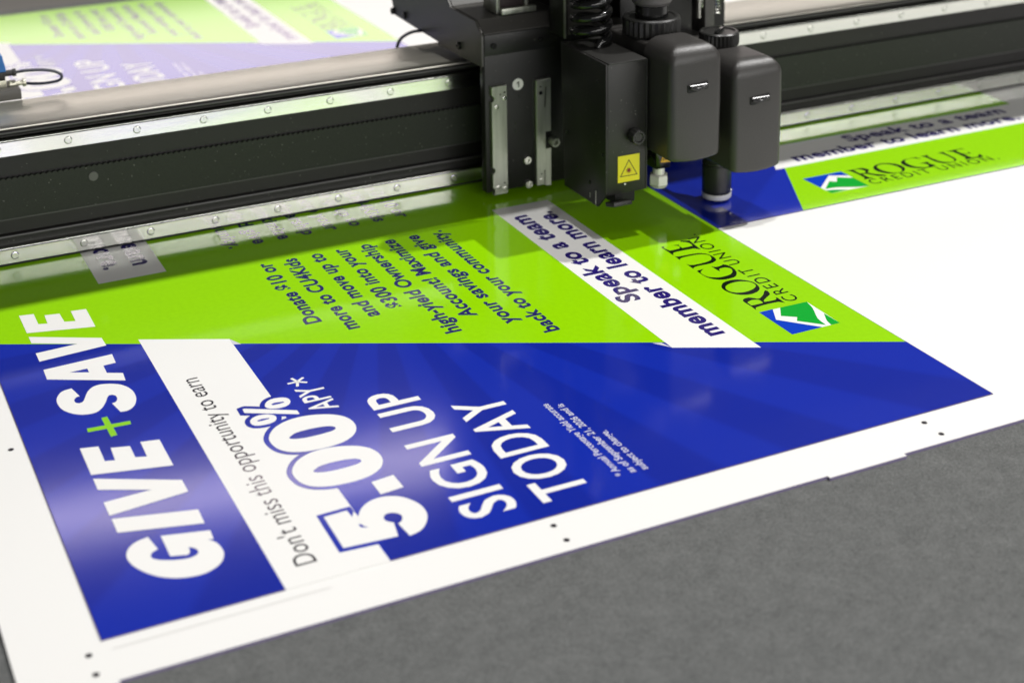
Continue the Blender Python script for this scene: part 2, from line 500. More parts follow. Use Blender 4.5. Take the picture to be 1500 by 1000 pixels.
RATE={'5':[(704,5230),(456,5217),(432,5168),(473,5196),(537,5199),(603,5180),(673,5136),(728,5075),(758,4997),(754,4910),(711,4828),(634,4770),(539,4734),(436,4733),(357,4759),(282,4808),(232,4869),(207,4953),(385,4968),(405,4936),(438,4914),(483,4909),(520,4933),(538,4969),(532,5007),(502,5030),(466,5034),(438,5019),(412,4990),(239,5027),(271,5415),(699,5404)],
'dot':[(983,4934),(1006,4753),(814,4750),(796,4935)],
'0b':[(1947,5403),(2013,5370),(2083,5309),(2133,5222),(2154,5128),(2150,5027),(2121,4926),(2076,4838),(2005,4768),(1920,4736),(1825,4736),(1740,4768),(1682,4817),(1636,4889),(1611,4984),(1606,5086),(1617,5196),(1643,5279),(1687,5347),(1754,5393),(1837,5412),(1899,5413)],
'0bh':[(1883,5261),(1922,5207),(1935,5117),(1931,5009),(1909,4922),(1877,4887),(1846,4894),(1826,4937),(1817,5049),(1821,5156),(1841,5234),(1862,5262)],
'0a':[(1391,5403),(1457,5370),(1527,5309),(1577,5222),(1598,5128),(1594,5027),(1565,4926),(1520,4838),(1449,4768),(1364,4736),(1269,4736),(1184,4768),(1126,4817),(1080,4889),(1055,4984),(1050,5086),(1061,5196),(1087,5279),(1131,5347),(1198,5393),(1281,5412),(1343,5413)],
'0ah':[(1327,5261),(1366,5207),(1379,5117),(1375,5009),(1353,4922),(1321,4887),(1290,4894),(1270,4937),(1261,5049),(1265,5156),(1285,5234),(1306,5262)],
'p1':[(2465,5270),(2513,5241),(2542,5191),(2537,5128),(2513,5080),(2471,5062),(2425,5069),(2386,5098),(2368,5144),(2371,5199),(2391,5248),(2427,5273)],
'p1h':[(2460,5218),(2471,5183),(2458,5115),(2440,5116),(2435,5170),(2439,5213)],
'p2':[(2261,5456),(2300,5431),(2326,5380),(2321,5318),(2294,5272),(2256,5249),(2213,5255),(2176,5282),(2159,5331),(2160,5385),(2176,5434),(2211,5458)],
'p2h':[(2250,5402),(2260,5353),(2250,5306),(2236,5306),(2230,5355),(2231,5398)],
'sl':[(2481,5451),(2484,5429),(2268,5066),(2205,5067),(2203,5080),(2416,5454)]}
ROG={'R':[(2172,768),(2269,764),(2343,767),(2388,763),(2417,741),(2430,702),(2425,670),(2398,640),(2372,623),(2368,595),(2415,527),(2466,480),(2495,448),(2465,438),(2411,455),(2387,474),(2359,524),(2307,593),(2284,600),(2276,546),(2277,491),(2289,468),(2316,455),(2304,445),(2238,447),(2175,450),(2199,463),(2226,497),(2230,638),(2219,733),(2203,752)],
'Rh':[(2339,746),(2358,718),(2368,679),(2355,640),(2334,619),(2282,622),(2268,635),(2272,750)],
'O':[(2760,752),(2811,700),(2831,644),(2830,578),(2806,521),(2755,470),(2698,442),(2627,442),(2561,464),(2522,496),(2493,546),(2481,602),(2486,652),(2512,707),(2557,748),(2610,772),(2670,781),(2721,772)],
'Oh':[(2727,728),(2755,689),(2773,628),(2771,557),(2746,500),(2709,465),(2662,454),(2613,469),(2579,511),(2554,570),(2546,635),(2561,698),(2592,737),(2636,755),(2683,751)],
'G':[(3175,679),(3156,709),(3124,746),(3080,761),(3022,756),(2976,729),(2939,668),(2934,593),(2949,526),(2992,476),(3047,450),(3085,457),(3111,491),(3105,545),(3080,564),(3046,580),(3124,583),(3202,582),(3181,575),(3157,547),(3164,492),(3181,459),(3151,435),(3084,422),(3011,431),(2947,457),(2889,508),(2869,565),(2869,636),(2889,693),(2932,736),(2997,764),(3077,770),(3160,767),(3169,725)],
'U':[(3456,767),(3566,764),(3550,752),(3540,715),(3536,594),(3519,510),(3474,458),(3392,438),(3324,445),(3296,460),(3267,505),(3253,564),(3255,635),(3254,715),(3239,753),(3209,768),(3355,765),(3317,753),(3296,702),(3299,600),(3313,525),(3351,479),(3410,456),(3458,468),(3492,520),(3503,600),(3503,702),(3490,746)],
'E':[(3827,706),(3812,737),(3771,748),(3706,729),(3707,633),(3731,600),(3777,601),(3808,648),(3797,585),(3814,564),(3777,583),(3707,589),(3706,524),(3708,468),(3754,457),(3808,467),(3854,519),(3870,504),(3839,419),(3710,436),(3591,445),(3627,478),(3644,497),(3651,624),(3648,714),(3623,744),(3588,762),(3687,762),(3825,762)]}
ICON={'sq':[(1612,777),(2117,773),(2107,264),(1614,270)],
'bl':[(2117,773),(2118,628),(1921,729),(1613,458),(1612,777)],
'g1':[(2115,549),(2110,263),(1970,298),(1775,387),(1633,403),(1818,580),(1882,531),(1967,644)],
'g2':[(1837,275),(1614,270),(1614,362),(1707,341)]}

# ------------------------------------------------------------------ table and board (the setting)
W_, L_ = 0.5507, 0.7112          # poster width and height
mt = MB().box(-3.2, 4.2, -2.6, 1.72, -0.060, -0.0032)
o = mt.build('cutting_table_surface', M['felt'])
tag(o, 'dark grey felt cutting table surface under the white board', 'table surface', kind='structure')
fl = MB().box(-14, 14, -12, 16, -0.95, -0.90).build('floor', M['concrete'])
tag(fl, 'grey workshop floor under the cutting table', 'floor', kind='structure')

board_pts = [(-0.0550, 0.0), (-0.0550, -0.0460), (0.0010, -0.0460), (0.0010, -0.0429), (0.5185, -0.0429), (0.5185, -0.0458),
             (0.5885, -0.0458), (0.5885, -0.0424), (2.3, -0.0424), (2.3, 1.6795), (-0.0550, 1.6795)]
bd = MB().prism(board_pts, -0.0032, -0.0008, 'z').build('white_board', M['white'])
bd.data.materials.append(M['edge'])
for p in bd.data.polygons:
    if abs(p.normal.z) < 0.5: p.material_index = 1
tag(bd, 'large white plastic board lying on the grey felt under all the printed posters', 'board')
def disc(x, y, r, n=12): return poly([(x + r * math.cos(2 * PI * k / n), y + r * math.sin(2 * PI * k / n)) for k in range(n)])
for x, y in ((0.6328, -0.0122), (0.6327, -0.0319), (0.3103, -0.0113), (0.3099, -0.0310), (-0.0104, -0.0112), (-0.0104, -0.0317), (-0.0108, 0.2686)):
    sheet('registration_dot', [disc(x, y, 0.0023)], -0.00062, M['grey_ink'], bd)
sheet('score_line', [poly([(0.0043, -0.0114), (0.1471, -0.0110), (0.1471, -0.0103), (0.0043, -0.0107)])], -0.00062, mat('score_grey', (0.62, 0.61, 0.59), 0.4), bd)

# ------------------------------------------------------------------ posters
def make_poster():
    t = thing('printed_poster', (0, 0, 0), '', 'poster')
    z = [0.0]
    base = MB().box(-0.0005, W_ + 0.0005, -0.0005, L_ + 0.0005, -0.0007, -0.00005).build('poster_sheet', M['darkedge'], t)
    MB().box(-0.0009, -0.00052, 0.5186, 0.5918, -0.0007, 0.00003).build('band_edge', M['wink'], t)
    Z = lambda k: k * 0.00005
    sheet('blue_panel', [poly([(0, 0), (0.1053, 0), (0.4655, L_), (0, L_)])], Z(0), M['blue'], t)
    sheet('green_panel', [poly([(0.1053, 0), (W_, 0), (W_, L_), (0.4655, L_)])], Z(0), M['green'], t)
    sheet('white_band', [poly([(-0.0006, 0.5186), (0.3775, 0.5175), (0.4135, 0.5892), (-0.0006, 0.5918)])], Z(1), M['wink'], t)
    sheet('folded_corner', [poly([(0.3775, 0.5175), (0.3655, 0.5180), (0.3628, 0.5111)])], Z(2), M['pale'], t)
    sheet('white_band', [poly([(0.1524, 0.1160), (W_ + 0.0003, 0.1154), (W_ + 0.0003, 0.1808), (0.1868, 0.1836)])], Z(1), M['wink'], t)
    sheet('folded_corner', [poly([(0.1872, 0.1836), (0.1990, 0.1868), (0.2019, 0.1941)])], Z(2), M['pale'], t)
    # heading traced letter by letter
    def shape(d, keys, corner=50):
        lp = []
        for k in keys:
            lp.append(smooth_loop(mm(d[k]), corner))
            if k + 'h' in d: lp.append(smooth_loop(mm(d[k + 'h']), corner))
        return flat_mesh(lp)
    for k in ('G', 'I', 'V1', 'E1', 'S', 'A', 'V2', 'E2'): sheet('heading_letter', [shape(HEAD, [k])], Z(3), M['wink'], t)
    sheet('plus_sign', [poly(mm(PLUS[0]))], Z(3), M['lime'], t)
    ob = sheet('plus_sign_bar', [poly(mm(PLUS[1]))], Z(3) + 0.00002, M['lime'], t)
    # rate with blue outline
    sheet('rate_outline', [flat_mesh([smooth_loop(mm(RATE[k]))], 0.0042) for k in ('5', '0a', '0b', 'p1', 'p2', 'sl')][:1], Z(2), M['blue'], t)
    for i, k in enumerate(('0a', '0b', 'p1', 'p2', 'sl')):
        sheet('rate_outline', [flat_mesh([smooth_loop(mm(RATE[k]))], 0.0042)], Z(2) + 0.000006 * (i + 1), M['blue'], t)
    for k in ('5', 'dot', '0a', '0b', 'p1', 'p2', 'sl'): sheet('rate_letter', [shape(RATE, [k])], Z(3) + (0.00002 if k == 'sl' else 0), M['wink'], t)
    # set type
    sheet('band_lettering', [text_mesh("Don't miss this opportunity to earn", 0.0206, 0.3195, 0.5623, 0.0152, 0.0)], Z(2), M['grey_ink'], t)
    letters('sign_up_letter', text_mesh('SIGN UP', 0.0197, 0.2228, 0.4114, 0.0406, 0.016, 1.06), Z(1), M['wink'], t)
    letters('today_letter', text_mesh('TODAY', 0.0165, 0.1784, 0.3537, 0.0408, 0.016, 1.06), Z(1), M['wink'], t)
    letters('rate_note_letter', text_mesh('APY', 0.2167, 0.2611, 0.4745, 0.0229, 0.012, 1.04), Z(3), M['wink'], t)
    st = []
    cx, cy = 0.2735, 0.4905
    for k in range(5):
        a = 2 * PI * k / 5 + PI / 2
        d = Vector((math.cos(a), math.sin(a))); n = Vector((-d.y, d.x)) * 0.0012
        e = Vector((cx, cy)) + d * 0.0085; c0 = Vector((cx, cy))
        st.append(poly([c0 - n, e - n, e + n, c0 + n]))
    for k, s in enumerate(st):
        st[k] = s
    sheet('asterisk', st, Z(3), M['wink'], t)
    for body, u0, u1, vb in (('* Annual Percentage Yield accurate', 0.0246, 0.1465, 0.3240), ('as of September 21, 2026 and is', 0.0244, 0.1410, 0.3137), ('subject to change.', 0.0241, 0.0881, 0.3036)):
        sheet('small_print', [text_mesh(body, u0, u1, vb, 0.0062, 0.015)], Z(1), M['pale'], t)
    lines = (('Donate $10 or', 0.3742), ('more to CU4Kids', 0.3469), ('and move up to', 0.3631), ('$300 into your', 0.3716),
             ('high-yield Ownership', 0.2997), ('Account! Maximize', 0.3223), ('your savings and give', 0.2936), ('back to your community.', 0.2620))
    for k, (body, u0) in enumerate(lines):
        u1 = 0.5248
        sheet('body_lettering', [text_mesh(body, u0, u1, 0.4325 - 0.02590 * k, 0.0158, 0.033, 1.06)], Z(1), M['navy'], t)
    sheet('call_lettering', [text_mesh('Speak to a team', 0.2844, 0.5226, 0.1550, 0.0222, 0.036, 1.06)], Z(2), M['bandnavy'], t)
    sheet('call_lettering', [text_mesh('member to learn more.', 0.1901, 0.5205, 0.1270, 0.0222, 0.036, 1.06)], Z(2), M['bandnavy'], t)
    # credit union logo
    lg = sheet('logo_square', [poly(mm(ICON['sq']))], Z(1), M['wink'], t)
    sheet('logo_sky', [poly(mm(ICON['bl']))], Z(2), M['logo_blue'], lg)
    sheet('logo_hill', [flat_mesh([smooth_loop(mm(ICON['g1']), 40)])], Z(2), M['logo_green'], lg)
    sheet('logo_field', [flat_mesh([smooth_loop(mm(ICON['g2']), 40)])], Z(2), M['logo_green'], lg)
    for k in 'ROGUE': sheet('logo_letter', [shape(ROG, [k], 62)], Z(1), M['black_ink'], t)
    sheet('logo_name', [text_mesh('CREDIT UNION.', 0.2184, 0.3960, 0.0280, 0.0138, 0.004, 1.30)], Z(1), M['black_ink'], t)
    return t

def copy_tree(o, parent=None):
    c = o.copy(); C.objects.link(c)
    if parent: c.parent = parent
    for ch in [x for x in o.children]: copy_tree(ch, c)
    return c

poster = make_poster()
GP = 'printed posters laid out on the white board'
spots = [((L_, 0, 0), PI / 2, 'large sharp blue and green poster in front of the gantry, SIGN UP TODAY readable'),
         ((0.7128, 0.3996, 0), 0, 'poster at the right edge with its logo parallel to the gantry beam'),
         ((0.0015, 2 * W_, 0), -PI / 2, 'upside down green poster lying under the gantry beam, only its edge showing'),
         ((L_ - 0.0066, 1.1263, 0), PI / 2, 'blurred blue and green poster behind the gantry at the top left')]
for i, (loc, rz, lab) in enumerate(spots):
    p = poster if i == 0 else copy_tree(poster)
    p.location = loc; p.rotation_euler = (0, 0, rz)
    tag(p, lab, 'poster', GP)

# ------------------------------------------------------------------ gantry beam
X0, X1 = -0.75, 2.05
g = thing('gantry_beam', (0.65, 0.69, 0.0), 'long black gantry beam with two steel rails crossing above the posters', 'gantry beam')
prof = [(0.6480, 0.0100), (0.6480, 0.0190), (0.6415, 0.0195), (0.6415, 0.0255), (0.6395, 0.0262), (0.6395, 0.0300), (0.6425, 0.0312), (0.6425, 0.1085), (0.6465, 0.1090), (0.6465, 0.1290),
        (0.6425, 0.1298), (0.6405, 0.1312), (0.6400, 0.1328), (0.6412, 0.1342), (0.6440, 0.1348), (0.728, 0.1348), (0.728, 0.0100)]
MB().prism(prof, X0, X1, 'x').build('beam_profile', M['beam'], g)
MB().box(X0, X1, 0.6425, 0.7325, 0.1350, 0.1372, 0.0005).build('top_plate', M['brushed'], g)
MB().tube([(X0, 0.6392, 0.1336), (X1, 0.6392, 0.1336)], 0.0016, 12).build('edge_seal', M['groove'], g)
MB().tube([(X0, 0.6395, 0.0285), (X1, 0.6395, 0.0285)], 0.0013, 10).build('edge_seal', M['groove'], g)
def rail(z0, holes):
    h = 0.0165
    pr = [(0.6340, z0), (0.6340, z0 + h - 0.0022), (0.6349, z0 + h - 0.0018), (0.6349, z0 + h - 0.0010), (0.6362, z0 + h), (0.6478, z0 + h), (0.6478, z0)]
    r = MB().prism(pr, X0, X1, 'x', 0.00025, 1).build('linear_rail', M['rail'], g)
    first = None
    zc = z0 + h * 0.46
    for x in holes:
        if first is None:
            first = MB().lathe([(0.0034, 0.0), (0.0034, 0.00035), (0.0030, 0.0005)], (x, 0.63415, zc), 'y', 20).build('hole_plug', M['plug'], r, angle=8)
            x_first = x
            ring = []
            m_ = MB()
            n = 26
            t = bmesh.new()
            ri, ro = 0.0034, 0.0039
            vi = [t.verts.new((x + ri * math.cos(2*PI*k/n), 0.63388, zc + ri * math.sin(2*PI*k/n))) for k in range(n)]
            vo = [t.verts.new((x + ro * math.cos(2*PI*k/n), 0.63388, zc + ro * math.sin(2*PI*k/n))) for k in range(n)]
            for k in range(n - 3):
                t.faces.new((vi[k], vi[(k+1) % n], vo[(k+1) % n], vo[k]))
            m_._merge(t)
            rg = m_.build('hole_rim', M['void'], r)
        else:
            dup(first, r, (x - x_first, 0, 0)); dup(rg, r, (x - x_first, 0, 0))
    return r
rail(0.0028, [0.0544 + 0.0671 * k for k in range(-3, 23)])
rail(0.1115, [0.1144 + 0.0677 * k for k in range(-4, 22)])
MB().box(X0, X1, 0.6346, 0.6478, 0.0006, 0.0026).build('gap_dark_strip', M['void'], g)  # black strip added to darken the gap under the lower rail
# toothed drive belt strip with its wavy upper edge
pts = []
x = X0
n = int((X1 - X0) / 0.0055)
for k in range(n):
    for j in range(5):
        xx = X0 + (k + j / 5) * 0.0055
        pts.append((xx, 0.0868 + 0.0016 * abs(math.sin(PI * j / 5))))
pts.append((X1, 0.0872)); pts.append((X1, 0.0470)); pts.append((X0, 0.0470))
bm_ = bmesh.new()
top = pts[:-2]
vt = []
for (px_, pz_) in top:
    vt.append((bm_.verts.new((px_, 0.6385, pz_)), bm_.verts.new((px_, 0.6385, 0.0470)), bm_.verts.new((px_, 0.6425, pz_))))
for a, b in zip(vt, vt[1:]):
    bm_.faces.new((a[1], b[1], b[0], a[0])); bm_.faces.new((a[0], b[0], b[2], a[2]))
mb = MB(); mb._merge(bm_); mb.build('toothed_belt', M['belt'], g)
MB().box(X0, X1, 0.6382, 0.6424, 0.0458, 0.0469).build('belt_edge_strip', M['groove'], g)
MB().lathe([(0.0048, 0.0), (0.0048, 0.0007), (0.0044, 0.0010)], (0.1365, 0.6384, 0.0768), 'y', 24).build('grey_button', mat('grey_dot', (0.10, 0.10, 0.095), 0.5), g)
# unseen tray and posts added above the beam to shade a strip before it
tr = MB()
tr.prism([(0.531, 0.400), (0.645, 0.400), (0.645, 0.440), (0.641, 0.440), (0.641, 0.404), (0.535, 0.404), (0.535, 0.440), (0.531, 0.440)], X0, X1, 'x')
tr.build('shadow_tray', M['panelcoat'], g)
for x in (X0 + 0.02, X1 - 0.06):
    MB().box(x, x + 0.04, 0.646, 0.676, 0.1375, 0.430, 0.002).build('shadow_tray_post', M['coat'], g)

# ------------------------------------------------------------------ carriage
PX0 = 0.5396
c = thing('tool_carriage', (0.68, 0.60, 0.0065), 'black tool carriage plate marked 1 riding on the beam rails', 'tool carriage')
MB().box(PX0, 0.838, 0.5830, 0.5945, 0.0065, 0.1812, 0.0007).build('front_plate', M['coat'], c)
# bearing blocks behind the plate
for x in (0.575, 0.745):
    for z0 in (0.0035, 0.1095):
        MB().box(x, x + 0.055, 0.5950, 0.6330, z0 + 0.004, z0 + 0.022, 0.001).build('bearing_block', M['coat'], c)
side = [(0.5835, 0.1470), (0.5835, 0.1805), (0.5990, 0.1938), (0.6625, 0.1948), (0.6925, 0.2250), (0.6925, 0.3000), (0.8340, 0.3000), (0.8340, 0.1672), (0.8255, 0.1500), (0.6985, 0.1475), (0.6985, 0.1440)]
MB().prism(side, PX0 - 0.0030, PX0 - 0.0002, 'x', 0.0004, 1).build('side_panel', M['panelcoat'], c)
def slab(p0, p1, th, xa, xb):
    d = Vector((p1[0] - p0[0], p1[1] - p0[1])).normalized(); n = Vector((d.y, -d.x)) * th
    return [(p0[0], p0[1]), (p1[0], p1[1]), (p1[0] + n.x, p1[1] + n.y), (p0[0] + n.x, p0[1] + n.y)]
MB().prism(slab((0.5835, 0.1822), (0.5990, 0.1945), 0.002, 0, 0), PX0, 0.633, 'x', 0.0004, 1).build('sloping_cover', M['panelcoat'], c)
MB().prism([(0.5992, 0.1925), (0.5992, 0.1945), (0.6625, 0.1955), (0.6625, 0.1935)], PX0, 0.633, 'x').build('ledge_cover', M['panelcoat'], c)
MB().prism(slab((0.6627, 0.1957), (0.6925, 0.2262), 0.002, 0, 0), PX0, 0.633, 'x', 0.0004, 1).build('sloping_cover', M['panelcoat'], c)
MB().box(PX0, 0.838, 0.6935, 0.832, 0.160, 0.2990, 0.001).build('rear_housing', M['coat'], c)
MB().box(0.6345, 0.838, 0.5950, 0.6930, 0.1400, 0.2600, 0.001).build('drive_housing', M['coat'], c)
MB().box(0.633, 0.6345, 0.5828, 0.5945, 0.1814, 0.300, 0.0003).build('cover_edge', M['groove'], c)
MB().box(0.634, 0.838, 0.5835, 0.5948, 0.1815, 0.300, 0.0006).build('upper_plate', M['coat'], c)
# seam line of the plate head
MB().box(0.5400, 0.632, 0.5822, 0.5830, 0.1585, 0.1810, 0.0003).build('plate_cap', M['coat'], c)
# window frame on the ledge
wf = MB()
wf.box(0.566, 0.570, 0.607, 0.640, 0.1958, 0.240, 0.0004); wf.box(0.600, 0.604, 0.607, 0.640, 0.1958, 0.240, 0.0004)
wf.box(0.5705, 0.5995, 0.607, 0.609, 0.1958, 0.2000, 0.0003)
wf.build('metal_frame', M['alu'], c)
MB().box(0.569, 0.610, 0.6000, 0.6065, 0.1957, 0.2020, 0.0005).build('frame_sill', M['alu'], c)
MB().box(0.5705, 0.5995, 0.612, 0.640, 0.1960, 0.236, 0.0005).build('brown_connector', mat('brown_plastic', (0.035, 0.025, 0.026), 0.5), c)

def screw(x, y, z, r, parent, material, axis='y', hexed=True, h=0.0022):
    s = MB()
    if axis == 'y':
        s.lathe([(r, 0.0), (r, h * 0.8), (r * 0.86, h), (r * 0.50, h), (r * 0.45, h * 0.35)], (x, y, z), 'y', 18)
    else:
        s = MB()
        s.lathe([(r, 0.0), (r, h * 0.8), (r * 0.86, h), (r * 0.5, h), (r * 0.45, h * 0.35)], (0, 0, 0), 'x', 18)
        for v in s.bm.verts: v.co = Vector((x - v.co.x, y + v.co.y, z + v.co.z))
    return s.build('screw', material, parent)
screw(0.5498, 0.5820, 0.1690, 0.0034, c, M['bscrew']); screw(0.6053, 0.5820, 0.1690, 0.0028, c, M['bscrew'])
sx = PX0 - 0.0031
for y, z in ((0.6392, 0.1575), (0.8280, 0.1545), (0.7930, 0.1570)):
    screw(sx, y, z, 0.0042, c, M['bscrew'], 'x', h=0.003)
# guide brackets with notches and their little screws
def bracket(pts, screws):
    b = MB().prism(pts, 0.5768, 0.5829, 'y', 0.0004, 1).build('guide_bracket', M['alu'], c)
    for x, z, r, mtl in screws: screw(x, 0.5766, z, r, b, mtl, h=0.0009)
    return b
def notch(x, z, r=0.0034, n=7):      # half-round bite in the left edge, going down
    return [(x + r * 0.85 * math.sin(PI * k / (n - 1)), z + r * math.cos(PI * k / (n - 1))) for k in range(n)]
lx0, lx1 = 0.5445, 0.5622
bracket([(lx1, 0.0052), (lx1, 0.1264), (lx0, 0.1258)] + notch(lx0, 0.1125) + notch(lx0, 0.0325) + [(lx0, 0.0135)] + [(lx0 + 0.0022, 0.0118), (lx0 + 0.0022, 0.0072), (lx0 + 0.0008, 0.0050)],
        [(0.5500, 0.1030, 0.0026, M['screw']), (0.5590, 0.1120, 0.0023, M['plug']), (0.5592, 0.1185, 0.0010, M['bscrew']), (0.5543, 0.1165, 0.0008, M['bscrew']),
         (0.5505, 0.0135, 0.0027, M['screw']), (0.5585, 0.0113, 0.0024, M['screw']), (0.5582, 0.0175, 0.0008, M['bscrew'])])
rx0, rx1 = 0.5969, 0.6146
bracket([(rx0, 0.0072), (rx0, 0.1255), (rx1, 0.1258), (rx1, 0.0668), (rx1 - 0.0065, 0.0668), (rx1 - 0.0065, 0.0480), (rx1, 0.0480), (rx1, 0.0052), (0.6075, 0.0055), (0.6075, 0.0072)],
        [(0.6020, 0.1115, 0.0022, M['bscrew']), (0.6020, 0.1185, 0.0009, M['bscrew']), (0.6020, 0.0135, 0.0023, M['screw']), (0.6025, 0.0200, 0.0008, M['bscrew'])])
MB().prism([(0.6075, 0.0950), (0.6090, 0.1175), (0.6082, 0.1175), (0.6067, 0.0950)], 0.5764, 0.5768, 'y').build('bracket_slot', M['void'], c)
MB().box(0.6064, 0.6071, 0.5764, 0.5768, 0.0060, 0.0240).build('bracket_slot', M['void'], c)
pin = MB()
pin.lathe([(0.0036, 0.0), (0.0036, 0.004), (0.0052, 0.0045), (0.0052, 0.012), (0.0046, 0.0128), (0.0026, 0.0128), (0.0022, 0.009)], (0.6155, 0.5800, 0.0560), 'y', 30, flute=(0.0004, 0.0044, 0.0121))
pin.build('knurled_pin', M['alu'], c)
for x, z in ((0.5876, 0.0368), (0.5890, 0.0092)):
    screw(x, 0.5829, z, 0.0045, c, M['screw'], h=0.0035)
for x, z in ((0.5745, 0.0700), (0.5745, 0.0745), (0.5750, 0.0795), (0.5790, 0.1095)):
    MB().lathe([(0.0007, 0), (0.0007, 0.0002)], (x, 0.5829, z), 'y', 8).build('drill_mark', M['plug'], c)
nl = MB().lathe([(0.0064, 0.0), (0.0064, 0.0003)], (0.5783, 0.5829, 0.1228), 'y', 32).build('number_label', M['label_white'], c)
v_, f_ = poly([(0.0002, -0.0032), (0.0015, -0.0032), (0.0015, 0.0032), (0.0004, 0.0032), (-0.0017, 0.0017), (-0.0017, 0.0004), (0.0002, 0.0014)])
me = bpy.data.meshes.new('digit'); me.from_pydata([(0.5783 + a - c.location.x, 0.58245 - c.location.y, 0.1228 + b - c.location.z) for a, b in v_], [], f_)
me.materials.append(M['label_black']); dg_ = bpy.data.objects.new('digit', me); C.objects.link(dg_); dg_.parent = nl
dg_.location = (0, 0, 0)
me2 = nl  # digit shares the label's origin (both children of the carriage root space)

# vertical fittings between the modules
MB().box(0.6165, 0.6183, 0.5480, 0.5508, 0.1760, 0.300, 0.0003).build('lift_rail', M['alu'], c)
MB().box(0.6165, 0.6220, 0.5511, 0.5825, 0.1760, 0.300, 0.0004).build('lift_column', M['coat'], c)
MB().box(0.6225, 0.668, 0.5600, 0.5825, 0.1760, 0.300, 0.0006).build('lift_plate', M['panelcoat'], c)
for x, y in ((0.6895, 0.520), (0.7560, 0.5090)):
    MB().lathe([(0.0022, 0.0), (0.0022, 0.086), (0.0014, 0.088)], (x, y, 0.195 if x < 0.7 else 0.190), 'z', 14).build('guide_rod', M['screw'], c)
def spring(x, y, z0, z1, r, wire, turns):
    pts = [(x + r * math.cos(2 * PI * turns * k / (turns * 14)), y + r * math.sin(2 * PI * turns * k / (turns * 14)), z0 + (z1 - z0) * k / (turns * 14)) for k in range(turns * 14 + 1)]
    return MB().tube(pts, wire, 6).build('spring', M['screw'], c)
spring(0.7830, 0.5480, 0.190, 0.240, 0.0030, 0.0008, 16)
spring(0.8120, 0.5620, 0.176, 0.232, 0.0052, 0.0009, 16)
MB().box(0.700, 0.834, 0.5500, 0.5825, 0.2255, 0.300, 0.0008).build('spring_bracket', M['panelcoat'], c)
MB().box(0.794, 0.806, 0.5550, 0.5828, 0.1400, 0.2250, 0.0006).build('spring_column', M['panelcoat'], c)
MB().box(0.690, 0.780, 0.5600, 0.5828, 0.0900, 0.2250, 0.0006).build('mount_block', M['coat'], c)

# ------------------------------------------------------------------ camera box with warning label
b = thing('laser_box', (0.634, 0.50, 0.0195), 'square black tool box with a yellow warning triangle label and black knob', 'tool box')
MB().box(0.6128, 0.6560, 0.4490, 0.5370, 0.0360, 0.1720, 0.0006).build('housing', M['boxcoat'], b)
sp_ = [(0.4485, 0.1726), (0.4485, 0.0370), (0.4655, 0.0195), (0.5370, 0.0195), (0.5440, 0.1740)]
MB().prism(sp_, 0.6100, 0.6127, 'x', 0.0005, 2).build('side_panel', M['coat'], b)
MB().prism([(0.4487, 0.1722), (0.4487, 0.0362), (0.537, 0.0362), (0.537, 0.1722)], 0.6562, 0.6580, 'x', 0.0004, 1).build('side_panel', M['boxcoat'], b)
MB().box(0.6128, 0.6562, 0.4470, 0.5430, 0.1721, 0.1738, 0.0005).build('lid', M['boxcoat'], b)
MB().box(0.6250, 0.6480, 0.4560, 0.5000, 0.0225, 0.0359, 0.0005).build('underside_block', M['void'], b)
ft = MB(); ft.box(-0.0105, 0.0105, -0.0090, 0.0090, -0.0024, 0.0024, 0.0008)
for v in ft.bm.verts: v.co = Matrix.Rotation(math.radians(-16), 4, 'X') @ v.co + Vector((0.6225, 0.4440, 0.0285))
ft.build('foot_plate', M['coat'], b)
kn = MB().lathe([(0.0062, 0.0), (0.0062, 0.003), (0.0080, 0.0035), (0.0080, 0.0115), (0.0070, 0.0128), (0.0050, 0.0128), (0.0046, 0.0118)], (0.6412, 0.4489, 0.0965), 'y', 26, flute=(0.0007, 0.0034, 0.0118))
kn.build('knob', M['knob'], b)
for y, z in ((0.4640, 0.1520), (0.4540, 0.0780), (0.5395 - 0.01, 0.0800), (0.4815, 0.0405)):
    s = screw(0.6100, y, z, 0.0021, b, M['bscrew'], 'x', h=0.0006)
for y, z0, z1 in ((0.4800, 0.0250, 0.0300), (0.4680, 0.0215, 0.0360)):
    MB().box(0.6094, 0.6099, y - 0.0008, y + 0.0008, z0, z1).build('steel_inlay', M['screw'], b)
wl = MB().box(0.6240, 0.6488, 0.4484, 0.4489, 0.0478, 0.0757).build('warning_label', M['yellow'], b)
def on_front(name, polys, y, material, parent, root):
    V, F = [], []
    for pv, pf in polys:
        n = len(V); V += [(a, y, z) for a, z in pv]; F += [tuple(i + n for i in q) for q in pf]
    o_ = world_loc(root)
    me = bpy.data.meshes.new(name); me.from_pydata([(a - o_.x, yy - o_.y, z - o_.z) for a, yy, z in V], [], F)
    me.materials.append(material)
    ob = bpy.data.objects.new(name, me); C.objects.link(ob); ob.parent = parent
    return ob
def ring_tri(cx, cz, s, wd):
    o3 = [(cx + s * math.cos(a), cz + s * math.sin(a)) for a in (PI / 2, PI * 7 / 6, PI * 11 / 6)]
    i3 = [(cx + (s - wd) * math.cos(a), cz + (s - wd) * math.sin(a)) for a in (PI / 2, PI * 7 / 6, PI * 11 / 6)]
    return o3 + i3, [(0, 1, 4, 3), (1, 2, 5, 4), (2, 0, 3, 5)]
tcx, tcz = 0.6364, 0.0596
on_front('triangle', [ring_tri(tcx, tcz, 0.0118, 0.0016)], 0.4482, M['label_black'], wl, b)
rays = []
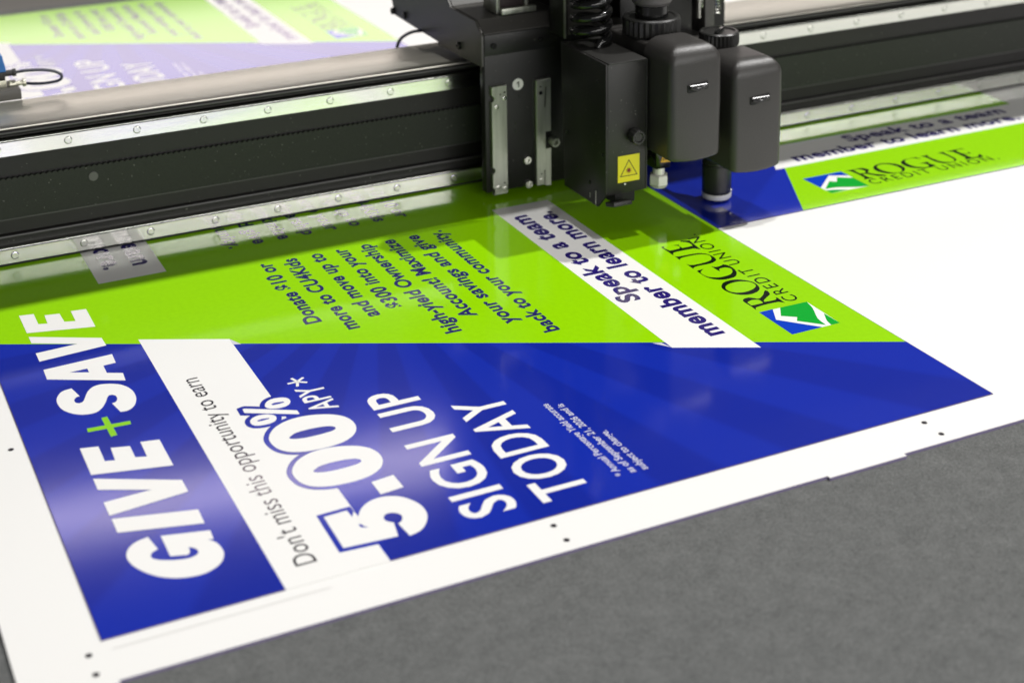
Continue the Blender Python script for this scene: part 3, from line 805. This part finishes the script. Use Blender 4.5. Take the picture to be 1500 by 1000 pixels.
for k in range(16):
    a = 2 * PI * k / 16; r1 = 0.0044 if k % 2 else 0.0034
    rays.append(([(tcx + 0.0005 * math.cos(a + PI / 2), tcz + 0.0005 * math.sin(a + PI / 2)), (tcx - 0.0005 * math.cos(a + PI / 2), tcz - 0.0005 * math.sin(a + PI / 2)), (tcx + r1 * math.cos(a), tcz + r1 * math.sin(a))], [(0, 1, 2)]))
rays.append(poly([(tcx + 0.0016 * math.cos(2 * PI * k / 14), tcz + 0.0016 * math.sin(2 * PI * k / 14)) for k in range(14)]))
on_front('starburst', [rays[-1]] , 0.44815, M['label_red'], wl, b)
on_front('starburst_rays', rays[:-1], 0.4482, M['label_red'], wl, b)
MB().lathe([(0.0009, 0), (0.0009, 0.0006)], (0.6322, 0.4489, 0.0455), 'y', 10).build('indicator', M['label_white'], b)

b.location += Vector((-0.0082, -0.0142, 0.0054))

# coiled hose standing on the box
pts = []
turns, per = 9, 26
for k in range(turns * per + 1):
    a = 2 * PI * k / per - PI / 2
    pts.append((0.6345 + 0.0178 * math.cos(a), 0.5230 + 0.0178 * math.sin(a), 0.1785 + 0.0138 * k / per))
pts.append((pts[-1][0], pts[-1][1] + 0.02, 0.330)); 
pts.insert(0, (pts[0][0] - 0.002, pts[0][1], 0.1742))
hs = MB().tube(pts, 0.0046, 12).build('coiled_hose', M['gloss'])
hs.location = (-0.0082, -0.0142, 0.0054)
tag(hs, 'glossy black coiled hose standing on the square tool box', 'hose')

# ------------------------------------------------------------------ two rounded tool modules
def rounded_cover(x0, x1, y0, y1, z0, z1, r, rt):
    """plan: rounded front corners; top rounded over towards the front and sides"""
    t = bmesh.new()
    n = 6
    def plan(ins):
        xa, xb, ya = x0 + ins, x1 - ins, y0 + ins
        rr = max(r - ins * 0.5, 0.003)
        p = [(xa, y1)]
        for k in range(n + 1):
            a = PI + PI / 2 * k / n
            p.append((xa + rr + rr * math.cos(a), ya + rr + rr * math.sin(a)))
        for k in range(1, 4):                                   # slightly bowed front
            f = k / 4
            p.append((xa + rr + (xb - xa - 2 * rr) * f, ya - 0.0012 * math.sin(PI * f)))
        for k in range(n + 1):
            a = 1.5 * PI + PI / 2 * k / n
            p.append((xb - rr + rr * math.cos(a), ya + rr + rr * math.sin(a)))
        p.append((xb, y1))
        return p
    lev = [(0.0016, z0 - 0.0), (0.0004, z0 + 0.0012), (0.0, z0 + 0.004), (-0.0004, (z0 + z1) / 2), (0.0, z1 - rt)]
    for k in range(1, 8):
        a = PI / 2 * k / 7
        lev.append((rt * (1 - math.cos(a)), z1 - rt + rt * math.sin(a)))
    rings = []
    for ins, z in lev:
        ring = []
        for (px_, py_) in plan(ins):
            zz = z
            if z < z0 + 0.005: zz = z - 0.0028 * (1 - ((px_ - (x0 + x1) / 2) / ((x1 - x0) / 2)) ** 2) if py_ < y0 + r else z
            ring.append(t.verts.new((px_, py_, zz)))
        rings.append(ring)
    N = len(rings[0])
    for a, b2 in zip(rings, rings[1:]):
        for k in range(N - 1): t.faces.new((a[k], a[k + 1], b2[k + 1], b2[k]))
    for a, b2 in zip(rings, rings[1:]): t.faces.new((a[-1], a[0], b2[0], b2[-1]))
    t.faces.new(rings[0]); t.faces.new(rings[-1])
    bmesh.ops.recalc_face_normals(t, faces=t.faces)
    m_ = MB(); m_._merge(t)
    return m_

def tool_module(xc, z0, z1, label):
    """black rounded cover on an arm, latch in front, fluted knob on top"""
    t = thing('tool_module', (xc, 0.46, z0), label, 'tool module', 'rounded black tool modules on the carriage')
    hw = 0.0300
    yf = 0.3850
    rounded_cover(xc - hw, xc + hw, yf, 0.4380, z0, z1, 0.0075, 0.0180).build('cover', M['plastic'], t, angle=50)
    arm = MB()
    arm.prism([(0.4365, z0 + 0.010), (0.4365, z1 - 0.005), (0.4420, z1 - 0.007), (0.5050, z1 - 0.008), (0.5595, z1 - 0.010), (0.5595, z0 + 0.03), (0.500, z0 + 0.03), (0.480, z0 + 0.010)], xc - hw + 0.003, xc + hw - 0.003, 'x', 0.0035, 3)
    arm.build('arm', M['plastic'], t, angle=45)
    lz = z0 + (0.0740 if z0 > 0.07 else 0.0745)
    sl = MB().prism([(xc - 0.0118, lz - 0.0045), (xc - 0.0098, lz - 0.0055), (xc + 0.0112, lz - 0.0032), (xc + 0.0118, lz - 0.0022), (xc + 0.0112, lz + 0.0050), (xc - 0.0118, lz + 0.0030)], yf - 0.0022, yf + 0.002, 'y', 0.0003, 1)
    sl = sl.build('latch_slot', M['void'], t)
    lt = MB()
    lt.tube([(xc - 0.0098 + 0.0200 * k / 10, yf - 0.0026, lz + 0.0004 - 0.0026 * math.sin(PI * k / 10)) for k in range(11)], 0.0018, 12)
    lt.tube([(xc - 0.0095 + 0.0195 * k / 6, yf - 0.0018, lz + 0.0010) for k in range(7)], 0.0016, 10)
    lt.build('latch', M['latch'], sl)
    return t

m1 = tool_module(0.6760, 0.0850, 0.2000, 'rounded black tool module next to the square tool box, with tall stacked knobs on top')
m2 = tool_module(0.7490, 0.0615, 0.1760, 'lower rounded black tool module at the right end, one flat slotted knob on top')

# knobs on top
def fluted(xc, yc, z, r, h, parent, n=60):
    k = MB().lathe([(r * 0.93, 0.0), (r * 0.93, 0.0015), (r, 0.002), (r, h - 0.0028), (r * 0.97, h - 0.0012), (r * 0.90, h), (r * 0.80, h), (r * 0.79, h - 0.0012)], (xc, yc, z), 'z', n, flute=(0.0016, 0.0018, h - 0.0020))
    return k.build('knob', M['knob'], parent, angle=12)
k1 = fluted(0.6760, 0.4725, 0.1930, 0.0300, 0.0190, m1)
MB().lathe([(0.0170, 0), (0.0170, 0.012), (0.0160, 0.013)], (0.6760, 0.4725, 0.2115), 'z', 32).build('neck', M['gloss'], m1)
kk = grain(mat('knurled_grey', (0.09, 0.085, 0.082), 0.4), 900, bump=0.9, dist=0.0006)
MB().lathe([(0.0185, 0), (0.0205, 0.003), (0.0205, 0.03), (0.019, 0.032)], (0.6760, 0.4725, 0.2245), 'z', 40).build('upper_knob', kk, m1)
k2 = fluted(0.7500, 0.4610, 0.1740, 0.0210, 0.0150, m2)
MB().box(-0.014, 0.014, -0.0022, 0.0022, 0, 0.0030, 0.0008, mtx=Matrix.Translation((0.7500, 0.4610, 0.1880)) @ Matrix.Rotation(0.75, 4, 'Z')).build('slot_bar', M['gloss'], k2)
# right foot: smooth black sleeve with a white tip
f2 = MB().lathe([(0.0150, 0.0), (0.0155, 0.0019), (0.0155, 0.004), (0.0155, 0.0300), (0.0150, 0.0305), (0.0150, 0.0320), (0.0155, 0.0325), (0.0155, 0.0345), (0.0150, 0.0350), (0.0150, 0.0365), (0.0155, 0.0370), (0.0155, 0.0390), (0.0149, 0.0400), (0.0149, 0.0560)], (0.7497, 0.4600, 0.0128), 'z', 40)
f2 = f2.build('nozzle', M['knob'], m2)
for dz in (0.0312, 0.0358, 0.0404):
    MB().lathe([(0.01515, 0.0), (0.01565, 0.0004), (0.01515, 0.0008)], (0.7497, 0.4600, 0.0128 + dz), 'z', 40).build('steel_ring', M['screw'], f2)
MB().lathe([(0.0138, 0.0), (0.0152, 0.0010), (0.0158, 0.0022), (0.0158, 0.0066)], (0.7497, 0.4600, 0.0062), 'z', 40).build('white_tip', M['ivory'], f2)
screw(0.7590, 0.4462, 0.0170, 0.0014, m2, M['plug'], h=0.0006)
# left foot: dark holder, yellow label, nickel nut
f1 = MB().box(0.6690, 0.6880, 0.4500, 0.4700, 0.0520, 0.0900, 0.0025).build('tool_holder', M['gloss'], m1)
on_front('warning_label', [poly([(0.6745, 0.0600), (0.6862, 0.0592), (0.6862, 0.0735), (0.6690, 0.0738), (0.6690, 0.0722), (0.6788, 0.0718)])], 0.4497, M['amber'], f1, m1)
on_front('triangle', [ring_tri(0.6818, 0.0648, 0.0058, 0.0010)], 0.44945, M['label_black'], f1, m1)
on_front('symbol', [poly([(0.6795, 0.0628), (0.6840, 0.0626), (0.6840, 0.0640), (0.6795, 0.0642)])], 0.44945, M['label_black'], f1, m1)
MB().lathe([(0.0062, 0), (0.0062, 0.008)], (0.6786, 0.4600, 0.0445), 'z', 24).build('collar', M['ivory'], m1)
nut = MB().lathe([(0.0088, 0), (0.0102, 0.0012), (0.0102, 0.0105), (0.0092, 0.0118)], (0.6786, 0.4600, 0.0325), 'z', 6).build('hex_nut', M['ivory'], m1, angle=20)
MB().lathe([(0.0070, 0), (0.0084, 0.0008), (0.0088, 0.0022)], (0.6786, 0.4600, 0.0300), 'z', 28).build('nut_ring', M['ivory'], m1)
MB().box(0.6925, 0.7010, 0.4500, 0.4600, 0.0690, 0.0850, 0.0008).build('stop_block', M['ivory'], m1)

m1.location += Vector((0.0064, 0.0100, -0.0037)); m2.location += Vector((0.0070, 0.0100, -0.0039))

# ------------------------------------------------------------------ pneumatic block at the left, behind the beam
a = thing('pneumatic_block', (0.03, 0.755, 0.1373), 'small black valve block with blue cap on the back of the gantry beam', 'valve')
def curve_pts(P, n=10):
    out = []
    P = [Vector(p) for p in P]
    for i in range(len(P) - 1):
        p0 = P[max(i - 1, 0)]; p1 = P[i]; p2 = P[i + 1]; p3 = P[min(i + 2, len(P) - 1)]
        for k in range(n):
            t = k / n
            out.append(0.5 * ((2 * p1) + (p2 - p0) * t + (2 * p0 - 5 * p1 + 4 * p2 - p3) * t * t + (3 * p1 - p0 - 3 * p2 + p3) * t ** 3))
    out.append(P[-1]); return out

MB().box(-0.02, 0.0889, 0.7330, 0.7720, 0.1376, 0.1480, 0.0006).build('valve_body', M['panelcoat'], a)
MB().box(-0.02, 0.0770, 0.7450, 0.7650, 0.1482, 0.1560, 0.0006).build('valve_plate', M['brass'], a)
MB().box(-0.02, 0.0760, 0.7440, 0.7660, 0.1562, 0.1650, 0.0008).build('valve_top', M['coat'], a)
bc = MB().prism([(-0.02, 0.1652), (0.0772, 0.1652), (0.0772, 0.1680), (0.0745, 0.1830), (-0.02, 0.1850)], 0.7440, 0.7640, 'y', 0.0006, 1).build('blue_cap', M['bluecap'], a)
MB().lathe([(0.0032, 0.0), (0.0032, 0.008), (0.0040, 0.0085), (0.0040, 0.0115)], (0.0760, 0.7500, 0.1620), 'x', 16).build('hose_fitting', M['rubber'], a)
MB().lathe([(0.0030, 0.0), (0.0042, 0.001), (0.0042, 0.007), (0.0026, 0.0075), (0.0026, 0.014), (0.0042, 0.0145), (0.0042, 0.0175)], (0.0790, 0.7500, 0.1500), 'x', 16).build('hose_fitting', M['brass'], a)
MB().tube(curve_pts([(0.0870, 0.750, 0.1620), (0.1000, 0.749, 0.1625), (0.1180, 0.747, 0.1608), (0.1300, 0.745, 0.1565), (0.1320, 0.744, 0.1515), (0.1270, 0.744, 0.1485), (0.1120, 0.746, 0.1475), (0.0950, 0.750, 0.1490)]), 0.0016, 10).build('air_tube', M['cable'], a)
cb = MB().tube(curve_pts([(0.5080, 0.752, 0.120), (0.5085, 0.750, 0.1330), (0.5130, 0.748, 0.1430), (0.5250, 0.746, 0.1490), (0.5385, 0.745, 0.1495), (0.5600, 0.745, 0.1500)]), 0.0019, 10).build('cable', M['cable'])
tag(cb, 'thin dark blue cable looping from behind the beam into the carriage side', 'cable')
